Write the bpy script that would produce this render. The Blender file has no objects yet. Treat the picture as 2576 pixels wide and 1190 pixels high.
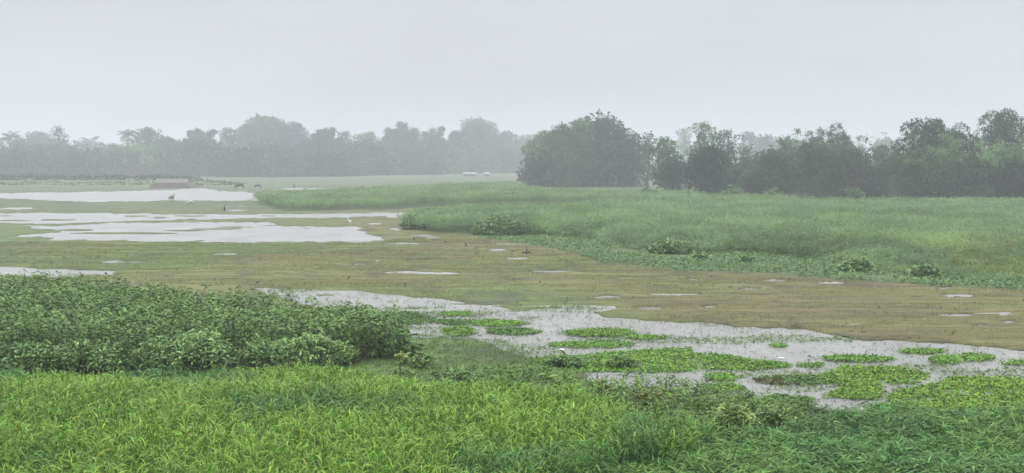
import bpy, math, random
import numpy as np
from mathutils import Vector

# ------------------------------------------------------------------ camera, sky, sun, exposure
C = bpy.context.scene
F, CX, CY, HOR, EYE = 3539.0, 1288.0, 595.0, 410.0, 6.0      # focal length etc. in units of a 2576 px wide picture
PITCH = math.atan((CY - HOR) / F)
cam_d = bpy.data.cameras.new("camera"); cam = bpy.data.objects.new("camera", cam_d); C.collection.objects.link(cam)
cam.location = (0, 0, EYE); cam.rotation_euler = (math.pi / 2 - PITCH, 0, 0)
cam_d.sensor_width = 36; cam_d.lens = F / 2576 * 36; cam_d.clip_start = 0.1; cam_d.clip_end = 6000
C.camera = cam
SUN_EL, SUN_AZ = math.radians(58), math.radians(-35)
w = bpy.data.worlds.new("World"); C.world = w; w.use_nodes = True
nt = w.node_tree; N = nt.nodes; Lk = nt.links; N.clear()
out = N.new('ShaderNodeOutputWorld'); bg = N.new('ShaderNodeBackground'); bg2 = N.new('ShaderNodeBackground')
add = N.new('ShaderNodeAddShader')
sky = N.new('ShaderNodeTexSky'); sky.sky_type = 'NISHITA'; sky.sun_disc = False
sky.sun_elevation = SUN_EL; sky.sun_rotation = SUN_AZ
hs = N.new('ShaderNodeHueSaturation'); hs.inputs['Saturation'].default_value = 0.25
Lk.new(sky.outputs[0], hs.inputs['Color']); Lk.new(hs.outputs[0], bg2.inputs[0]); bg2.inputs[1].default_value = 0.010
tc = N.new('ShaderNodeTexCoord'); sx = N.new('ShaderNodeSeparateXYZ'); Lk.new(tc.outputs['Generated'], sx.inputs[0])
mr = N.new('ShaderNodeMapRange'); mr.interpolation_type = 'SMOOTHSTEP'     # an overcast sky is brighter overhead than at the horizon
mr.inputs['From Min'].default_value = 0.10; mr.inputs['From Max'].default_value = 0.95
mr.inputs['To Min'].default_value = 0.0; mr.inputs['To Max'].default_value = 1.0
Lk.new(sx.outputs['Z'], mr.inputs['Value'])
ramp = N.new('ShaderNodeMix'); ramp.data_type = 'RGBA'
ramp.inputs['A'].default_value = (0.60, 0.616, 0.664, 1); ramp.inputs['B'].default_value = (2.75, 2.80, 2.92, 1)
Lk.new(mr.outputs[0], ramp.inputs['Factor'])
mp = N.new('ShaderNodeMapping'); mp.inputs['Scale'].default_value = (2.0, 2.0, 9.0); Lk.new(tc.outputs['Generated'], mp.inputs[0])
cn = N.new('ShaderNodeTexNoise'); cn.inputs['Scale'].default_value = 1.3; cn.inputs['Detail'].default_value = 4; Lk.new(mp.outputs[0], cn.inputs[0])
cm = N.new('ShaderNodeMapRange'); cm.inputs['From Min'].default_value = 0.3; cm.inputs['From Max'].default_value = 0.7
cm.inputs['To Min'].default_value = 0.91; cm.inputs['To Max'].default_value = 1.07; Lk.new(cn.outputs[0], cm.inputs['Value'])
xm = N.new('ShaderNodeMapRange'); xm.inputs['From Min'].default_value = -.4; xm.inputs['From Max'].default_value = .4     # thicker cloud to the left
xm.inputs['To Min'].default_value = .955; xm.inputs['To Max'].default_value = 1.035; Lk.new(sx.outputs['X'], xm.inputs['Value'])
xx = N.new('ShaderNodeMath'); xx.operation = 'MULTIPLY'; Lk.new(cm.outputs[0], xx.inputs[0]); Lk.new(xm.outputs[0], xx.inputs[1])
Lk.new(ramp.outputs['Result'], bg.inputs[0]); Lk.new(xx.outputs[0], bg.inputs[1])
Lk.new(bg.outputs[0], add.inputs[0]); Lk.new(bg2.outputs[0], add.inputs[1]); Lk.new(add.outputs[0], out.inputs[0])
sd = bpy.data.lights.new("sun", 'SUN'); sd.energy = 0.85; sd.angle = math.radians(30); sd.color = (1, 0.97, 0.92)
so = bpy.data.objects.new("sun", sd); C.collection.objects.link(so)
so.rotation_euler = (math.pi / 2 - SUN_EL, 0, math.pi - SUN_AZ)
C.view_settings.view_transform = 'Standard'; C.view_settings.look = 'None'
C.view_settings.exposure = 0.0; C.view_settings.gamma = 1.0
cy = C.cycles; cy.max_bounces = 6; cy.diffuse_bounces = 3; cy.glossy_bounces = 2; cy.transmission_bounces = 4
cy.volume_bounces = 2; cy.use_denoising = True; cy.caustics_reflective = False; cy.caustics_refractive = False

HAZE = 0.00090
# ------------------------------------------------------------------ helpers
rng = np.random.default_rng(7); R = random.Random(5)

def G(u, v, z=0.0):
    """where the sight line at picture place (u, v) meets height z"""
    a = PITCH + np.arctan((np.asarray(v, float) - CY) / F)
    y = (EYE - z) / np.tan(a)
    dep = y * math.cos(PITCH) + (EYE - z) * math.sin(PITCH)
    return (np.asarray(u, float) - CX) / F * dep, y

def P(x, y, z=0.0):
    dep = y * math.cos(PITCH) + (EYE - z) * math.sin(PITCH)
    up = (z - EYE) * math.cos(PITCH) + y * math.sin(PITCH)
    return CX + F * x / dep, CY - F * up / dep

def hsh(i, j, s):
    n = (i.astype(np.int64) * 374761393 + j.astype(np.int64) * 668265263 + s * 974711) & 0x7fffffff
    n = (n ^ (n >> 13)) * 1274126177 & 0x7fffffff
    n = (n ^ (n >> 16)) * 668265263 & 0x7fffffff
    return ((n >> 7) & 0xffff) / 65535.0

def noise(x, y, s=0):
    xi = np.floor(x); yi = np.floor(y); a = x - xi; b = y - yi
    a = a * a * (3 - 2 * a); b = b * b * (3 - 2 * b)
    return (hsh(xi, yi, s) * (1 - a) + hsh(xi + 1, yi, s) * a) * (1 - b) + (hsh(xi, yi + 1, s) * (1 - a) + hsh(xi + 1, yi + 1, s) * a) * b

def fbm(x, y, s=0, o=4):
    t = 0; amp = 0.5; nrm = 0
    for k in range(o):
        t = t + amp * noise(x, y, s + k * 17); nrm += amp; amp *= 0.55; x = x * 2.03 + 5.1; y = y * 2.03 + 1.7
    return t / nrm

def inside(poly, u, v):
    r = np.zeros(u.shape, bool); n = len(poly)
    for k in range(n):
        x0, y0 = poly[k]; x1, y1 = poly[(k + 1) % n]
        if y0 == y1: continue
        c = ((y0 > v) != (y1 > v)) & (u < (x1 - x0) * (v - y0) / (y1 - y0) + x0)
        r ^= c
    return r

def wob(x, y, s=3):
    """wander of an outline, growing with distance, as picture offsets"""
    d = np.hypot(x, y)
    k = 9.0 / np.sqrt(np.maximum(d, 10))
    du = (fbm(x * k * .55, y * k * .3, s, 4) - .5) * 60
    dv = (fbm(x * k * .6 + 9, y * k * .33 + 4, s + 5, 4) - .5) * np.clip(1100 / np.maximum(d, 30), 4.0, 22)
    return du, dv

def new_mesh(name, V, faces, mat, parent=None, col=None, smooth=True):
    """faces: (n,k) int array with one k, or a list of lists"""
    me = bpy.data.meshes.new(name)
    V = np.asarray(V, np.float32)
    if isinstance(faces, np.ndarray):
        n, k = faces.shape
        me.vertices.add(len(V)); me.vertices.foreach_set('co', V.ravel())
        me.loops.add(n * k); me.loops.foreach_set('vertex_index', faces.astype(np.int32).ravel())
        me.polygons.add(n); me.polygons.foreach_set('loop_start', np.arange(0, n * k, k, dtype=np.int32))
        if smooth: me.polygons.foreach_set('use_smooth', np.ones(n, bool))
        me.update(calc_edges=True)
    else:
        me.from_pydata([tuple(p) for p in V], [], faces)
        if smooth: me.polygons.foreach_set('use_smooth', np.ones(len(me.polygons), bool))
    if col is not None:
        a = me.color_attributes.new('tint', 'FLOAT_COLOR', 'POINT')
        c = np.ones((len(V), 4), np.float32); c[:, :3] = col; a.data.foreach_set('color', c.ravel())
    if mat: me.materials.append(mat)
    o = bpy.data.objects.new(name, me); C.collection.objects.link(o)
    if parent: o.parent = parent
    return o

def empty(name, loc, rz=0.0):
    o = bpy.data.objects.new(name, None); C.collection.objects.link(o); o.location = loc; o.rotation_euler = (0, 0, rz)
    o.empty_display_size = 0.3
    return o

def tag(o, label=None, cat=None, group=None, kind=None):
    if label: o['label'] = label
    if cat: o['category'] = cat
    if group: o['group'] = group
    if kind: o['kind'] = kind
    return o

def mat_tint(name, rough=0.5, spec=0.3, trans=0.3, bump=0.0, bscale=30.0, vary=0.0, stretch=None):
    """surface whose own colour comes from the tint attribute; trans is the light a leaf lets through"""
    m = bpy.data.materials.new(name); m.use_nodes = True; t = m.node_tree; p = t.nodes['Principled BSDF']
    a = t.nodes.new('ShaderNodeAttribute'); a.attribute_name = 'tint'
    colr = a.outputs['Color']
    if vary:
        g = t.nodes.new('ShaderNodeNewGeometry'); n = t.nodes.new('ShaderNodeTexNoise'); n.inputs['Scale'].default_value = bscale
        n.inputs['Detail'].default_value = 3
        if stretch:
            ms = t.nodes.new('ShaderNodeMapping'); ms.inputs['Scale'].default_value = stretch; n.inputs['Detail'].default_value = 7; n.inputs['Roughness'].default_value = .65
            t.links.new(g.outputs['Position'], ms.inputs[0]); t.links.new(ms.outputs[0], n.inputs[0])
        else: t.links.new(g.outputs['Position'], n.inputs[0])
        mrr = t.nodes.new('ShaderNodeMapRange'); mrr.inputs['From Min'].default_value = .3; mrr.inputs['From Max'].default_value = .7
        mrr.inputs['To Min'].default_value = 1 - vary; mrr.inputs['To Max'].default_value = 1 + vary
        t.links.new(n.outputs[0], mrr.inputs['Value'])
        mx = t.nodes.new('ShaderNodeVectorMath'); mx.operation = 'SCALE'
        t.links.new(colr, mx.inputs[0]); t.links.new(mrr.outputs[0], mx.inputs['Scale']); colr = mx.outputs[0]
        if bump:
            b = t.nodes.new('ShaderNodeBump'); b.inputs['Strength'].default_value = bump; b.inputs['Distance'].default_value = .05
            t.links.new(n.outputs[0], b.inputs['Height']); t.links.new(b.outputs[0], p.inputs['Normal'])
    t.links.new(colr, p.inputs['Base Color']); p.inputs['Roughness'].default_value = rough
    p.inputs['Specular IOR Level'].default_value = spec
    if trans:
        tr = t.nodes.new('ShaderNodeBsdfTranslucent'); mx2 = t.nodes.new('ShaderNodeMixShader'); mx2.inputs[0].default_value = trans
        t.links.new(colr, tr.inputs[0]); t.links.new(p.outputs[0], mx2.inputs[1]); t.links.new(tr.outputs[0], mx2.inputs[2])
        t.links.new(mx2.outputs[0], t.nodes['Material Output'].inputs[0])
    return m

def mat_plain(name, c, rough=0.8, spec=0.2, scale=8.0, vary=0.25):
    m = bpy.data.materials.new(name); m.use_nodes = True; t = m.node_tree; p = t.nodes['Principled BSDF']
    g = t.nodes.new('ShaderNodeTexCoord'); n = t.nodes.new('ShaderNodeTexNoise'); n.inputs['Scale'].default_value = scale; n.inputs['Detail'].default_value = 4
    t.links.new(g.outputs['Object'], n.inputs[0])
    r = t.nodes.new('ShaderNodeMix'); r.data_type = 'RGBA'
    r.inputs['A'].default_value = (*[x * (1 - vary) for x in c], 1); r.inputs['B'].default_value = (*[min(1, x * (1 + vary)) for x in c], 1)
    t.links.new(n.outputs[0], r.inputs['Factor']); t.links.new(r.outputs['Result'], p.inputs['Base Color'])
    p.inputs['Roughness'].default_value = rough; p.inputs['Specular IOR Level'].default_value = spec
    return m

M_leaf = mat_tint('leaf', 0.5, 0.18, 0.14)
M_grass = mat_tint('grass_blade', 0.42, 0.22, 0.16)
M_field = mat_tint('field_leaf', 0.55, 0.15, 0.4)
M_crown = mat_tint('tree_leaf', 0.6, 0.12, 0.35)
M_ground = mat_tint('ground', 0.75, 0.25, 0.0, bump=0.6, bscale=1.0, vary=0.42, stretch=(.6, 2.6, 1))
M_bark = mat_plain('bark', (0.055, 0.045, 0.035), 0.9)

PROFILES = {
    'blade': lambda s: np.clip(np.minimum(s * 5 + .45, 1) * (1 - s ** 2.2), 0.03, 1),
    'lance': lambda s: np.clip(np.sin(np.pi * np.clip(s, 0, 1) ** .8) + .04, 0.03, 1),
    'round': lambda s: np.clip(np.sqrt(np.clip(1 - (2 * s - 1) ** 2, 0, 1)) + .05, 0.05, 1),
}
def strips(org, az, L, e0, droop, W, seg, prof, col, roll=None):
    """leaves: curved ribbons that leave org at azimuth az and elevation e0 and bend down by droop"""
    n = len(org); s = np.linspace(0, 1, seg + 1); sm = (s[:-1] + s[1:]) / 2
    el = e0[:, None] - droop[:, None] * sm[None]
    r = np.concatenate([np.zeros((n, 1)), np.cumsum(np.cos(el) * L[:, None] / seg, 1)], 1)
    z = np.concatenate([np.zeros((n, 1)), np.cumsum(np.sin(el) * L[:, None] / seg, 1)], 1)
    ca, sa = np.cos(az)[:, None], np.sin(az)[:, None]
    cen = np.stack([org[:, 0:1] + r * ca, org[:, 1:2] + r * sa, org[:, 2:3] + z], 2)
    if roll is None: roll = rng.normal(0, .45, n)
    ew = np.concatenate([el[:, :1], el], 1)
    nx, ny, nz = -np.sin(ew) * ca, -np.sin(ew) * sa, np.cos(ew)
    cr, sr = np.cos(roll)[:, None], np.sin(roll)[:, None]
    side = np.stack([-sa * cr + nx * sr, ca * cr + ny * sr, nz * sr + 0 * nx], 2)
    hw = (W[:, None] / 2 * PROFILES[prof](s)[None])[:, :, None]
    V = np.stack([cen - side * hw, cen + side * hw], 2).reshape(-1, 3)
    base = (np.arange(n) * (seg + 1) * 2)[:, None] + (np.arange(seg) * 2)[None]
    Fc = np.stack([base, base + 1, base + 3, base + 2], 2).reshape(-1, 4)
    cc = np.repeat(col, (seg + 1) * 2, 0)
    return V, Fc, cc

def join(parts):
    V = []; Fs = []; cs = []; k = 0
    for v, f, c in parts:
        V.append(v); Fs.append(f + k); cs.append(c); k += len(v)
    return np.concatenate(V), np.concatenate(Fs), np.concatenate(cs)

def tube(pts, rad, n=7):
    """tapered closed tube along a polyline"""
    pts = [Vector(p) for p in pts]; V = []; Fc = []
    for i, p in enumerate(pts):
        t = (pts[min(i + 1, len(pts) - 1)] - pts[max(i - 1, 0)]).normalized()
        a = t.orthogonal().normalized() if i == 0 else (a - t * a.dot(t)).normalized()
        b = t.cross(a)
        for k in range(n):
            q = 2 * math.pi * k / n; V.append(p + (a * math.cos(q) + b * math.sin(q)) * rad[i])
    for i in range(len(pts) - 1):
        for k in range(n): Fc.append([i * n + k, i * n + (k + 1) % n, (i + 1) * n + (k + 1) % n, (i + 1) * n + k])
    Fc.append(list(range(n))[::-1]); Fc.append([(len(pts) - 1) * n + k for k in range(n)])
    return V, Fc

def tubes(name, lst, mat, parent=None):
    V = []; Fc = []
    for pts, rad in lst:
        v, f = tube(pts, rad); k = len(V); V += v; Fc += [[i + k for i in q] for q in f]
    return new_mesh(name, [tuple(p) for p in V], Fc, mat, parent)

def tintv(base, n, dv=.25, dh=.12):
    """n leaf colours around a base colour"""
    b = np.asarray(base)[None] * .78 * np.exp(rng.normal(0, dv, n))[:, None]
    h = rng.normal(0, dh, n)
    return np.clip(b * np.stack([1 + h, np.ones(n), 1 - .6 * h], 1), 0.002, .9)

# ------------------------------------------------------------------ where things lie (outlines in picture places, laid on the ground)
POOLS = [
    [(-900, 489), (0, 487), (200, 484), (322, 480.5), (430, 478), (480, 475), (540, 476), (552, 482), (642, 484.5), (638, 504), (420, 505), (322, 507), (145, 506), (60, 500), (0, 498), (-900, 500)],
    [(640, 476.4), (760, 474.3), (900, 473.8), (760, 476.8)],
    [(-900, 536), (0, 536.5), (330, 538), (600, 540), (860, 538), (1046, 534), (1046, 545), (985, 547), (960, 543), (890, 545), (800, 549), (640, 547), (560, 552), (470, 549), (430, 554), (280, 557), (150, 562), (0, 560), (-900, 561)],
    [(88, 570), (189, 567), (270, 562), (540, 559), (676, 559), (700, 566), (660, 569), (710, 571), (890, 571), (905, 578), (935, 592), (985, 603), (910, 608), (820, 609), (700, 606), (640, 609), (500, 607), (400, 609), (300, 605), (120, 604), (130, 597), (40, 595), (60, 591), (140, 588), (155, 583), (150, 578), (110, 575)],
    [(640, 726), (800, 729), (930, 733), (1010, 742), (1120, 757), (1200, 766), (1290, 776), (1345, 778), (1440, 769), (1555, 772), (1560, 779), (1490, 787), (1520, 797), (1640, 806), (1800, 815), (1950, 823), (2100, 844), (2230, 859), (2330, 867), (2450, 873), (2576, 883), (3300, 910), (3300, 1030), (2576, 1040), (2400, 1040), (2200, 1036), (2110, 1036), (2030, 1022), (1890, 1005), (1800, 995), (1720, 985), (1600, 970), (1500, 965), (1470, 945), (1395, 928), (1310, 893), (1260, 868), (1170, 854), (1000, 848), (940, 830), (860, 790), (700, 750)],
    [(-300, 668), (0, 672), (120, 675), (310, 684), (300, 693), (100, 697), (-300, 700)],
]
PUDDLES = [(310, 660, 55, 3), (890, 664, 55, 3), (1040, 686, 75, 3), (1130, 688, 40, 2.5), (1250, 630, 24, 3.5), (1030, 614, 58, 2.2), (1085, 599, 26, 1.8),
           (1060, 593, 24, 1.6), (1000, 577, 22, 2), (940, 563, 24, 2), (1390, 683, 55, 2.2), (1760, 704, 38, 2.4), (1950, 707, 34, 2.2), (2080, 712, 34, 2.2), (1890, 729, 26, 2),
           (1520, 749, 34, 2), (1650, 777, 48, 3.2), (1780, 773, 22, 2.4), (2415, 744, 40, 2.4), (2410, 793, 46, 3.4), (2450, 819, 34, 2.2), (2540, 812, 24, 2),
           (560, 640, 30, 2), (40, 525, 48, 2), (600, 530, 30, 1.6), (1300, 650, 34, 2), (1700, 742, 70, 2), (600, 521, 24, 1.2), (2380, 727, 24, 1.6)]
ISLES = [(400, 547.5, 30, 2.6), (476, 543.5, 42, 1.8), (340, 544, 36, 2.2), (680, 543.5, 16, 1.2), (395, 557.5, 100, 2.8), (20, 543, 22, 1.5), (36, 555, 44, 2), (140, 553.5, 48, 2.2),
         (312, 587, 145, 2.8), (466, 580, 58, 2.4), (552, 576, 70, 2), (590, 571.5, 52, 1.6), (196, 579, 46, 3), (780, 574, 12, 1), (820, 742, 22, 3), (1040, 777, 16, 2), (1080, 786, 16, 2.2), (1300, 782, 30, 1.6), (1180, 765, 50, 2)]
THICKET = [(-420, 958), (0, 950), (560, 938), (850, 924), (905, 916), (1000, 914), (1060, 896), (1010, 878), (940, 862), (840, 850), (640, 830), (400, 793), (200, 772), (0, 768), (-420, 765)]
FIELD_E = [(1015, 574), (1060, 585), (1200, 588), (1300, 591), (1400, 594), (1480, 606), (1600, 628), (1700, 640), (1900, 643), (2050, 656), (2150, 673), (2300, 691), (2450, 704), (2576, 713), (3300, 745), (3300, 522), (2576, 524), (1900, 524), (1600, 530), (1300, 539), (1150, 547), (1050, 559)]
FIELD_F = [(640, 506), (760, 499), (980, 484), (1200, 473), (1310, 471), (1330, 486), (1480, 495), (1600, 505), (1600, 509), (1480, 513), (1300, 517), (1050, 524), (900, 529), (720, 531), (680, 526), (650, 515)]
FIELD_G = [(1470, 495), (1600, 488), (1750, 488), (1960, 494), (1990, 520), (1700, 529), (1560, 531), (1480, 520)]
BELT_J = [(1060, 580), (1400, 582), (1480, 594), (1600, 614), (1800, 628), (2050, 640), (2300, 675), (2576, 698), (3300, 730), (3300, 775), (2576, 737), (2400, 724), (2150, 708), (1950, 692), (1700, 682), (1520, 658), (1400, 628), (1250, 606)]
GRASS_A = [(-520, 985), (0, 972), (400, 966), (700, 955), (900, 962), (1050, 990), (1200, 1010), (1350, 1020), (1480, 1060), (1620, 1100), (1790, 1140), (1740, 1180), (1600, 1210), (1420, 1260), (1220, 1440), (-520, 1440)]
WEED_C = [(1180, 1262), (1300, 1225), (1480, 1184), (1640, 1160), (1800, 1136), (1990, 1100), (2200, 1062), (2400, 1058), (2576, 1056), (3100, 1058), (3100, 1440), (1050, 1440)]
HERB_H = [(1040, 960), (1200, 940), (1330, 944), (1450, 975), (1490, 1000), (1620, 986), (1760, 1000), (1880, 1016), (2030, 1036), (2200, 1074), (2240, 1074), (2000, 1110), (1830, 1144), (1700, 1132), (1560, 1087), (1460, 1052), (1330, 1027), (1180, 1017), (1000, 1002)]
SHORT_K = [(940, 850), (1010, 848), (1170, 854), (1260, 868), (1310, 893), (1395, 928), (1470, 945), (1450, 980), (1200, 985), (1000, 975), (860, 965), (820, 930), (900, 914), (960, 895)]
MATS = [  # near floating plant patches: outline or (u, v, ru, rv), label
    ([(930, 782), (1030, 781), (1090, 796), (1180, 803), (1200, 811), (1160, 820), (1080, 815), (990, 822), (930, 815)], 'long bright green plant mat reaching out from the dark thicket into water'),
    ((1147, 791, 38, 6), 'small green plant islet nearest the brown flat beyond the thicket tip'),
    ((1155, 834, 40, 12), 'rounded triangular green plant islet lying just off the short grass bank'),
    ((1252, 815, 62, 7.5), 'low green plant islet trailing right from the thicket mat'),
    ((1292, 835, 64, 8.5), 'sharp pointed dark edged green plant islet in mid pool'),
    ((1505, 838, 86, 10), 'biggest free standing leafy islet in the open middle of the near pool'),
    ((1628, 850, 48, 4.5), 'thin leafy strip floating right of the biggest free islet'),
    ((1490, 868, 102, 8), 'long low islet between the biggest free islet and the broad plant bed'),
    ([(1310, 905), (1400, 892), (1480, 885), (1600, 878), (1740, 874), (1748, 884), (1860, 893), (1990, 911), (1985, 925), (1900, 930), (1780, 935), (1700, 939), (1600, 941), (1520, 936), (1450, 942), (1380, 930)], 'broad bright green plant bed stretched above the enclosed small pool'),
    ((1815, 951, 42, 9), 'upper of two green clumps at the right end of the enclosed small pool'),
    ((1820, 977, 48, 11), 'lower of two green clumps at the right end of the enclosed small pool'),
    ((2000, 956, 98, 13), 'partly withered brown and green plant islet with dark muddy rim'),
    ((2162, 904, 86, 8), 'slim green plant islet in open water above the spreading right bed'),
    ((2318, 884, 55, 7.5), 'small pale islet closest to the brown flat on the right'),
    ((2378, 907, 38, 11), 'compact round islet in the right part of the near pool'),
    ((2456, 901, 42, 8), 'flat islet immediately right of the compact round islet'),
    ((2040, 920, 32, 5.5), 'tiny islet at the right tip of the broad plant bed'),
    ([(2057, 935), (2130, 922), (2240, 918), (2337, 936), (2330, 948), (2215, 952), (2225, 1005), (2130, 1008), (2070, 998), (2120, 975), (2060, 950)], 'spreading yellow green plant bed between two water gaps on the right'),
    ([(2225, 1012), (2235, 990), (2290, 972), (2360, 956), (2385, 944), (2450, 946), (2576, 951), (3000, 965), (3000, 1066), (2576, 1070), (2400, 1066), (2230, 1056), (2190, 1040)], 'large dense yellow green leaf bed behind the dark weeds at right'),
    ((1980, 1009, 60, 11), 'dark green plant islet just behind the pale bush of the bank'),
    ((2560, 915, 40, 5), 'flat islet cut by the right edge of the photograph'),
    ((1960, 871, 20, 4), 'tiny grassy hump alone in the wide right water'),
    ((2270, 962, 45, 5), 'sparse green patch inside the right water gap'),
]

def lower(sh):
    if isinstance(sh, list):
        mid = sum(p_[1] for p_ in sh) / len(sh); return [(a, b + (7 if b < mid else 0)) for a, b in sh]
    return (sh[0], sh[1] + sh[3] * .12, sh[2] * 1.06, sh[3] * .98)

def in_shape(sh, u, v):
    if isinstance(sh, list): return inside(sh, u, v)
    cu, cv, ru, rv = sh
    return ((u - cu) / ru) ** 2 + ((v - cv) / rv) ** 2 < 1

def scatter(poly, per_m2, wander=1.0, far_fall=None, fuzz=0.0):
    """ground points spread evenly over an outline; far_fall thins them with distance"""
    if not isinstance(poly, list):
        cu, cv, ru, rv = poly
        poly2 = [(cu - ru, cv - rv), (cu + ru, cv - rv), (cu + ru, cv + rv), (cu - ru, cv + rv)]
    else: poly2 = poly
    pu = np.array([p[0] for p in poly2]); pv = np.array([p[1] for p in poly2])
    xs, ys = G(pu, pv)
    x0, x1, y0, y1 = xs.min() - 2, xs.max() + 2, ys.min() - 2, ys.max() + 2
    n = int((x1 - x0) * (y1 - y0) * per_m2)
    x = rng.uniform(x0, x1, n); y = rng.uniform(y0, y1, n)
    u, v = P(x, y); du, dv = wob(x, y, 31)
    k = in_shape(poly, u + du * wander + rng.normal(0, fuzz * 5 + .01, n), v + dv * wander + rng.normal(0, fuzz + .001, n))
    if far_fall is not None: k &= rng.random(n) < np.minimum(1, (far_fall / np.maximum(y, 1)) ** 1.6)
    return x[k], y[k]

# ------------------------------------------------------------------ ground and water
def ground_mask(x, y):
    u, v = P(x, y); du, dv = wob(x, y)
    uu, vv = u + du + (fbm(x * .9, y * .45, 58, 3) - .5) * 50, v + dv * .8 + (fbm(x * 1.2, y * .6, 59, 3) - .5) * 5
    wat = np.zeros(x.shape, bool)
    for p in POOLS: wat |= inside(p, uu, vv)
    d2, e2 = wob(x * 1.7, y * 1.7, 55); rag = (fbm(x * 1.1, y * .5, 57, 3) - .5) * 6
    for s in PUDDLES: wat |= in_shape(s, u + d2 * .8, v + e2 * .08 + rag) & (rag > -.9)
    for s in ISLES: wat &= ~in_shape(s, u + d2 * .7, v + e2 * .22)
    return wat, u, v

rows = np.concatenate([np.linspace(-40, 18, 16)[:-1], EYE * F / np.arange(1590, 415, -1.35)[:-1] * 0 + 0])[:15]
vv_ = np.concatenate([np.arange(1590, 700, -1.6), np.arange(700, 460, -.9), np.arange(460, 425.5, -1.0)])
_, yr = G(np.full(vv_.shape, CX), vv_)
rows = np.concatenate([np.linspace(-40, yr[0] - 2, 14), yr, [1600.0]])
nt_ = 1250; tt = np.linspace(-1, 1, nt_); ss = 0.5 * tt + 0.5 * tt ** 3
Wd = np.maximum(0.8 * rows, 45)
X = ss[None] * Wd[:, None]; Y = np.repeat(rows[:, None], nt_, 1)
wat, U, Vv = ground_mask(X, np.maximum(Y, 5))
dist = np.maximum(Y, 10)
bump = fbm(X * .9, Y * .9, 11, 4); big = fbm(X * .06, Y * .06, 12, 3)
micro = fbm(X * 3.1, Y * 3.1, 14, 2)
near_rough = np.clip((75 - Y) / 30, 0, 1)
Z = 0.018 + bump ** 2 * .13 + micro * .03 * near_rough + np.clip(big - .5, 0, 1) * .12
shore = wat.astype(np.float32)                                  # the banks run out gently into the water
for _ in range(3):
    for ax in (0, 1):
        a_ = shore.copy()
        for k in (1, 2): a_ += np.roll(shore, k, ax) + np.roll(shore, -k, ax)
        shore = a_ / 5
Z = Z * (1 - .8 * np.clip(shore * 2.2, 0, 1)) + .004
low = fbm(X * .15, Y * .75, 13, 4)
slick = (low < .255) & (Y > 48) & (Y < 260) & ~inside(FIELD_E, U, Vv)          # rain standing in hollows of the flat
Z = np.where(slick, .012 - (.255 - low) * 1.2, Z)
Z = np.where(wat, -0.16 - .12 * bump, Z)
Z = np.where(Y > 420, Z + np.clip((Y - 420) / 400, 0, 1) * .5, Z)
# cover colour: olive turf, russet turf, green turf, mud
olive = np.array([.140, .154, .034]); russet = np.array([.134, .112, .036]); green = np.array([.098, .160, .032]); mud = np.array([.060, .050, .036]); lush = np.array([.075, .130, .035])
a1 = np.clip((fbm(X * .045, Y * .05, 21, 4) - .47) * 4.0, 0, 1)[..., None]
a2 = np.clip((fbm(X * .10, Y * .05, 22, 5) - .47) * 6, 0, 1)[..., None]
a3 = np.clip((fbm(X * .55, Y * .25, 23, 4) - .60) * 8, 0, 1)[..., None]
col = olive * (1 - a1) + russet * a1
col = col * (1 - a2 * .75) + green * a2 * .75
st = (.5 * fbm(X * .10 + Y * .02, Y * .75, 26, 5) + .5 * fbm(X * .22 - Y * .03, Y * 1.9, 27, 4))[..., None]                       # long streaks of drier and greener turf
col = col * (1 - np.clip((st - .51) * 8, 0, 1) * .5) + np.array([.118, .078, .030]) * np.clip((st - .51) * 8, 0, 1) * .5
col = col * (1 - np.clip((.455 - st) * 8, 0, 1) * .5) + np.array([.150, .190, .050]) * np.clip((.455 - st) * 8, 0, 1) * .5
leftg = np.clip((620 - U) / 500, 0, 1)[..., None] * np.clip((690 - Vv) / 60, 0, 1)[..., None] * .35
col = col * (1 - leftg) + green * leftg
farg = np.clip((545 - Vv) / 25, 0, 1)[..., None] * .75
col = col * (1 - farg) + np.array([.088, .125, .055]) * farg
du, dv = wob(X, np.maximum(Y, 5), 41)
for poly, c, k in ((BELT_J, green * .8, .8), (FIELD_E, lush, 1), (FIELD_F, lush, 1), (FIELD_G, green * 1.2, .9), (SHORT_K, np.array([.105, .165, .040]), .9), (HERB_H, np.array([.075, .085, .035]), .8), (GRASS_A, np.array([.06, .08, .025]), 1), (WEED_C, np.array([.045, .06, .025]), 1), (THICKET, np.array([.05, .045, .03]), 1)):
    m = inside(poly, U + du, Vv + dv)[..., None] * k
    col = col * (1 - m) + c * m
nearg = np.clip((Vv - 1000) / 40, 0, 1)[..., None] * .8
col = col * (1 - nearg) + np.array([.06, .075, .025]) * nearg
col = col * (1 - a3 * .55) + mud * a3 * .55
edge = wat.astype(float)
for ax in (0, 1):
    e = edge.copy()
    for k in (1, 2): e = np.maximum(e, np.maximum(np.roll(edge, k, ax), np.roll(edge, -k, ax)))
    edge = e
edge = (edge * (~wat))[..., None] * .3
col = col * (1 - edge) + np.array([.075, .085, .035]) * edge
col = np.where(wat[..., None], np.array([.10, .09, .07]), col)
col = col * (0.30 + .72 * fbm(X * .35, Y * 1.3, 25, 5))[..., None]
nr = len(rows); idx = np.arange(nr * nt_).reshape(nr, nt_)
Fg = np.stack([idx[:-1, :-1], idx[:-1, 1:], idx[1:, 1:], idx[1:, :-1]], 2).reshape(-1, 4)
tag(new_mesh('ground', np.stack([X, Y, Z], 2).reshape(-1, 3), Fg, M_ground, col=col.reshape(-1, 3)), kind='structure')

def gz(x, y):
    b = fbm(x * .9, y * .9, 11, 4); g = fbm(x * .06, y * .06, 12, 3)
    return 0.018 + b ** 2 * .13 + np.clip(g - .5, 0, 1) * .12

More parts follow.
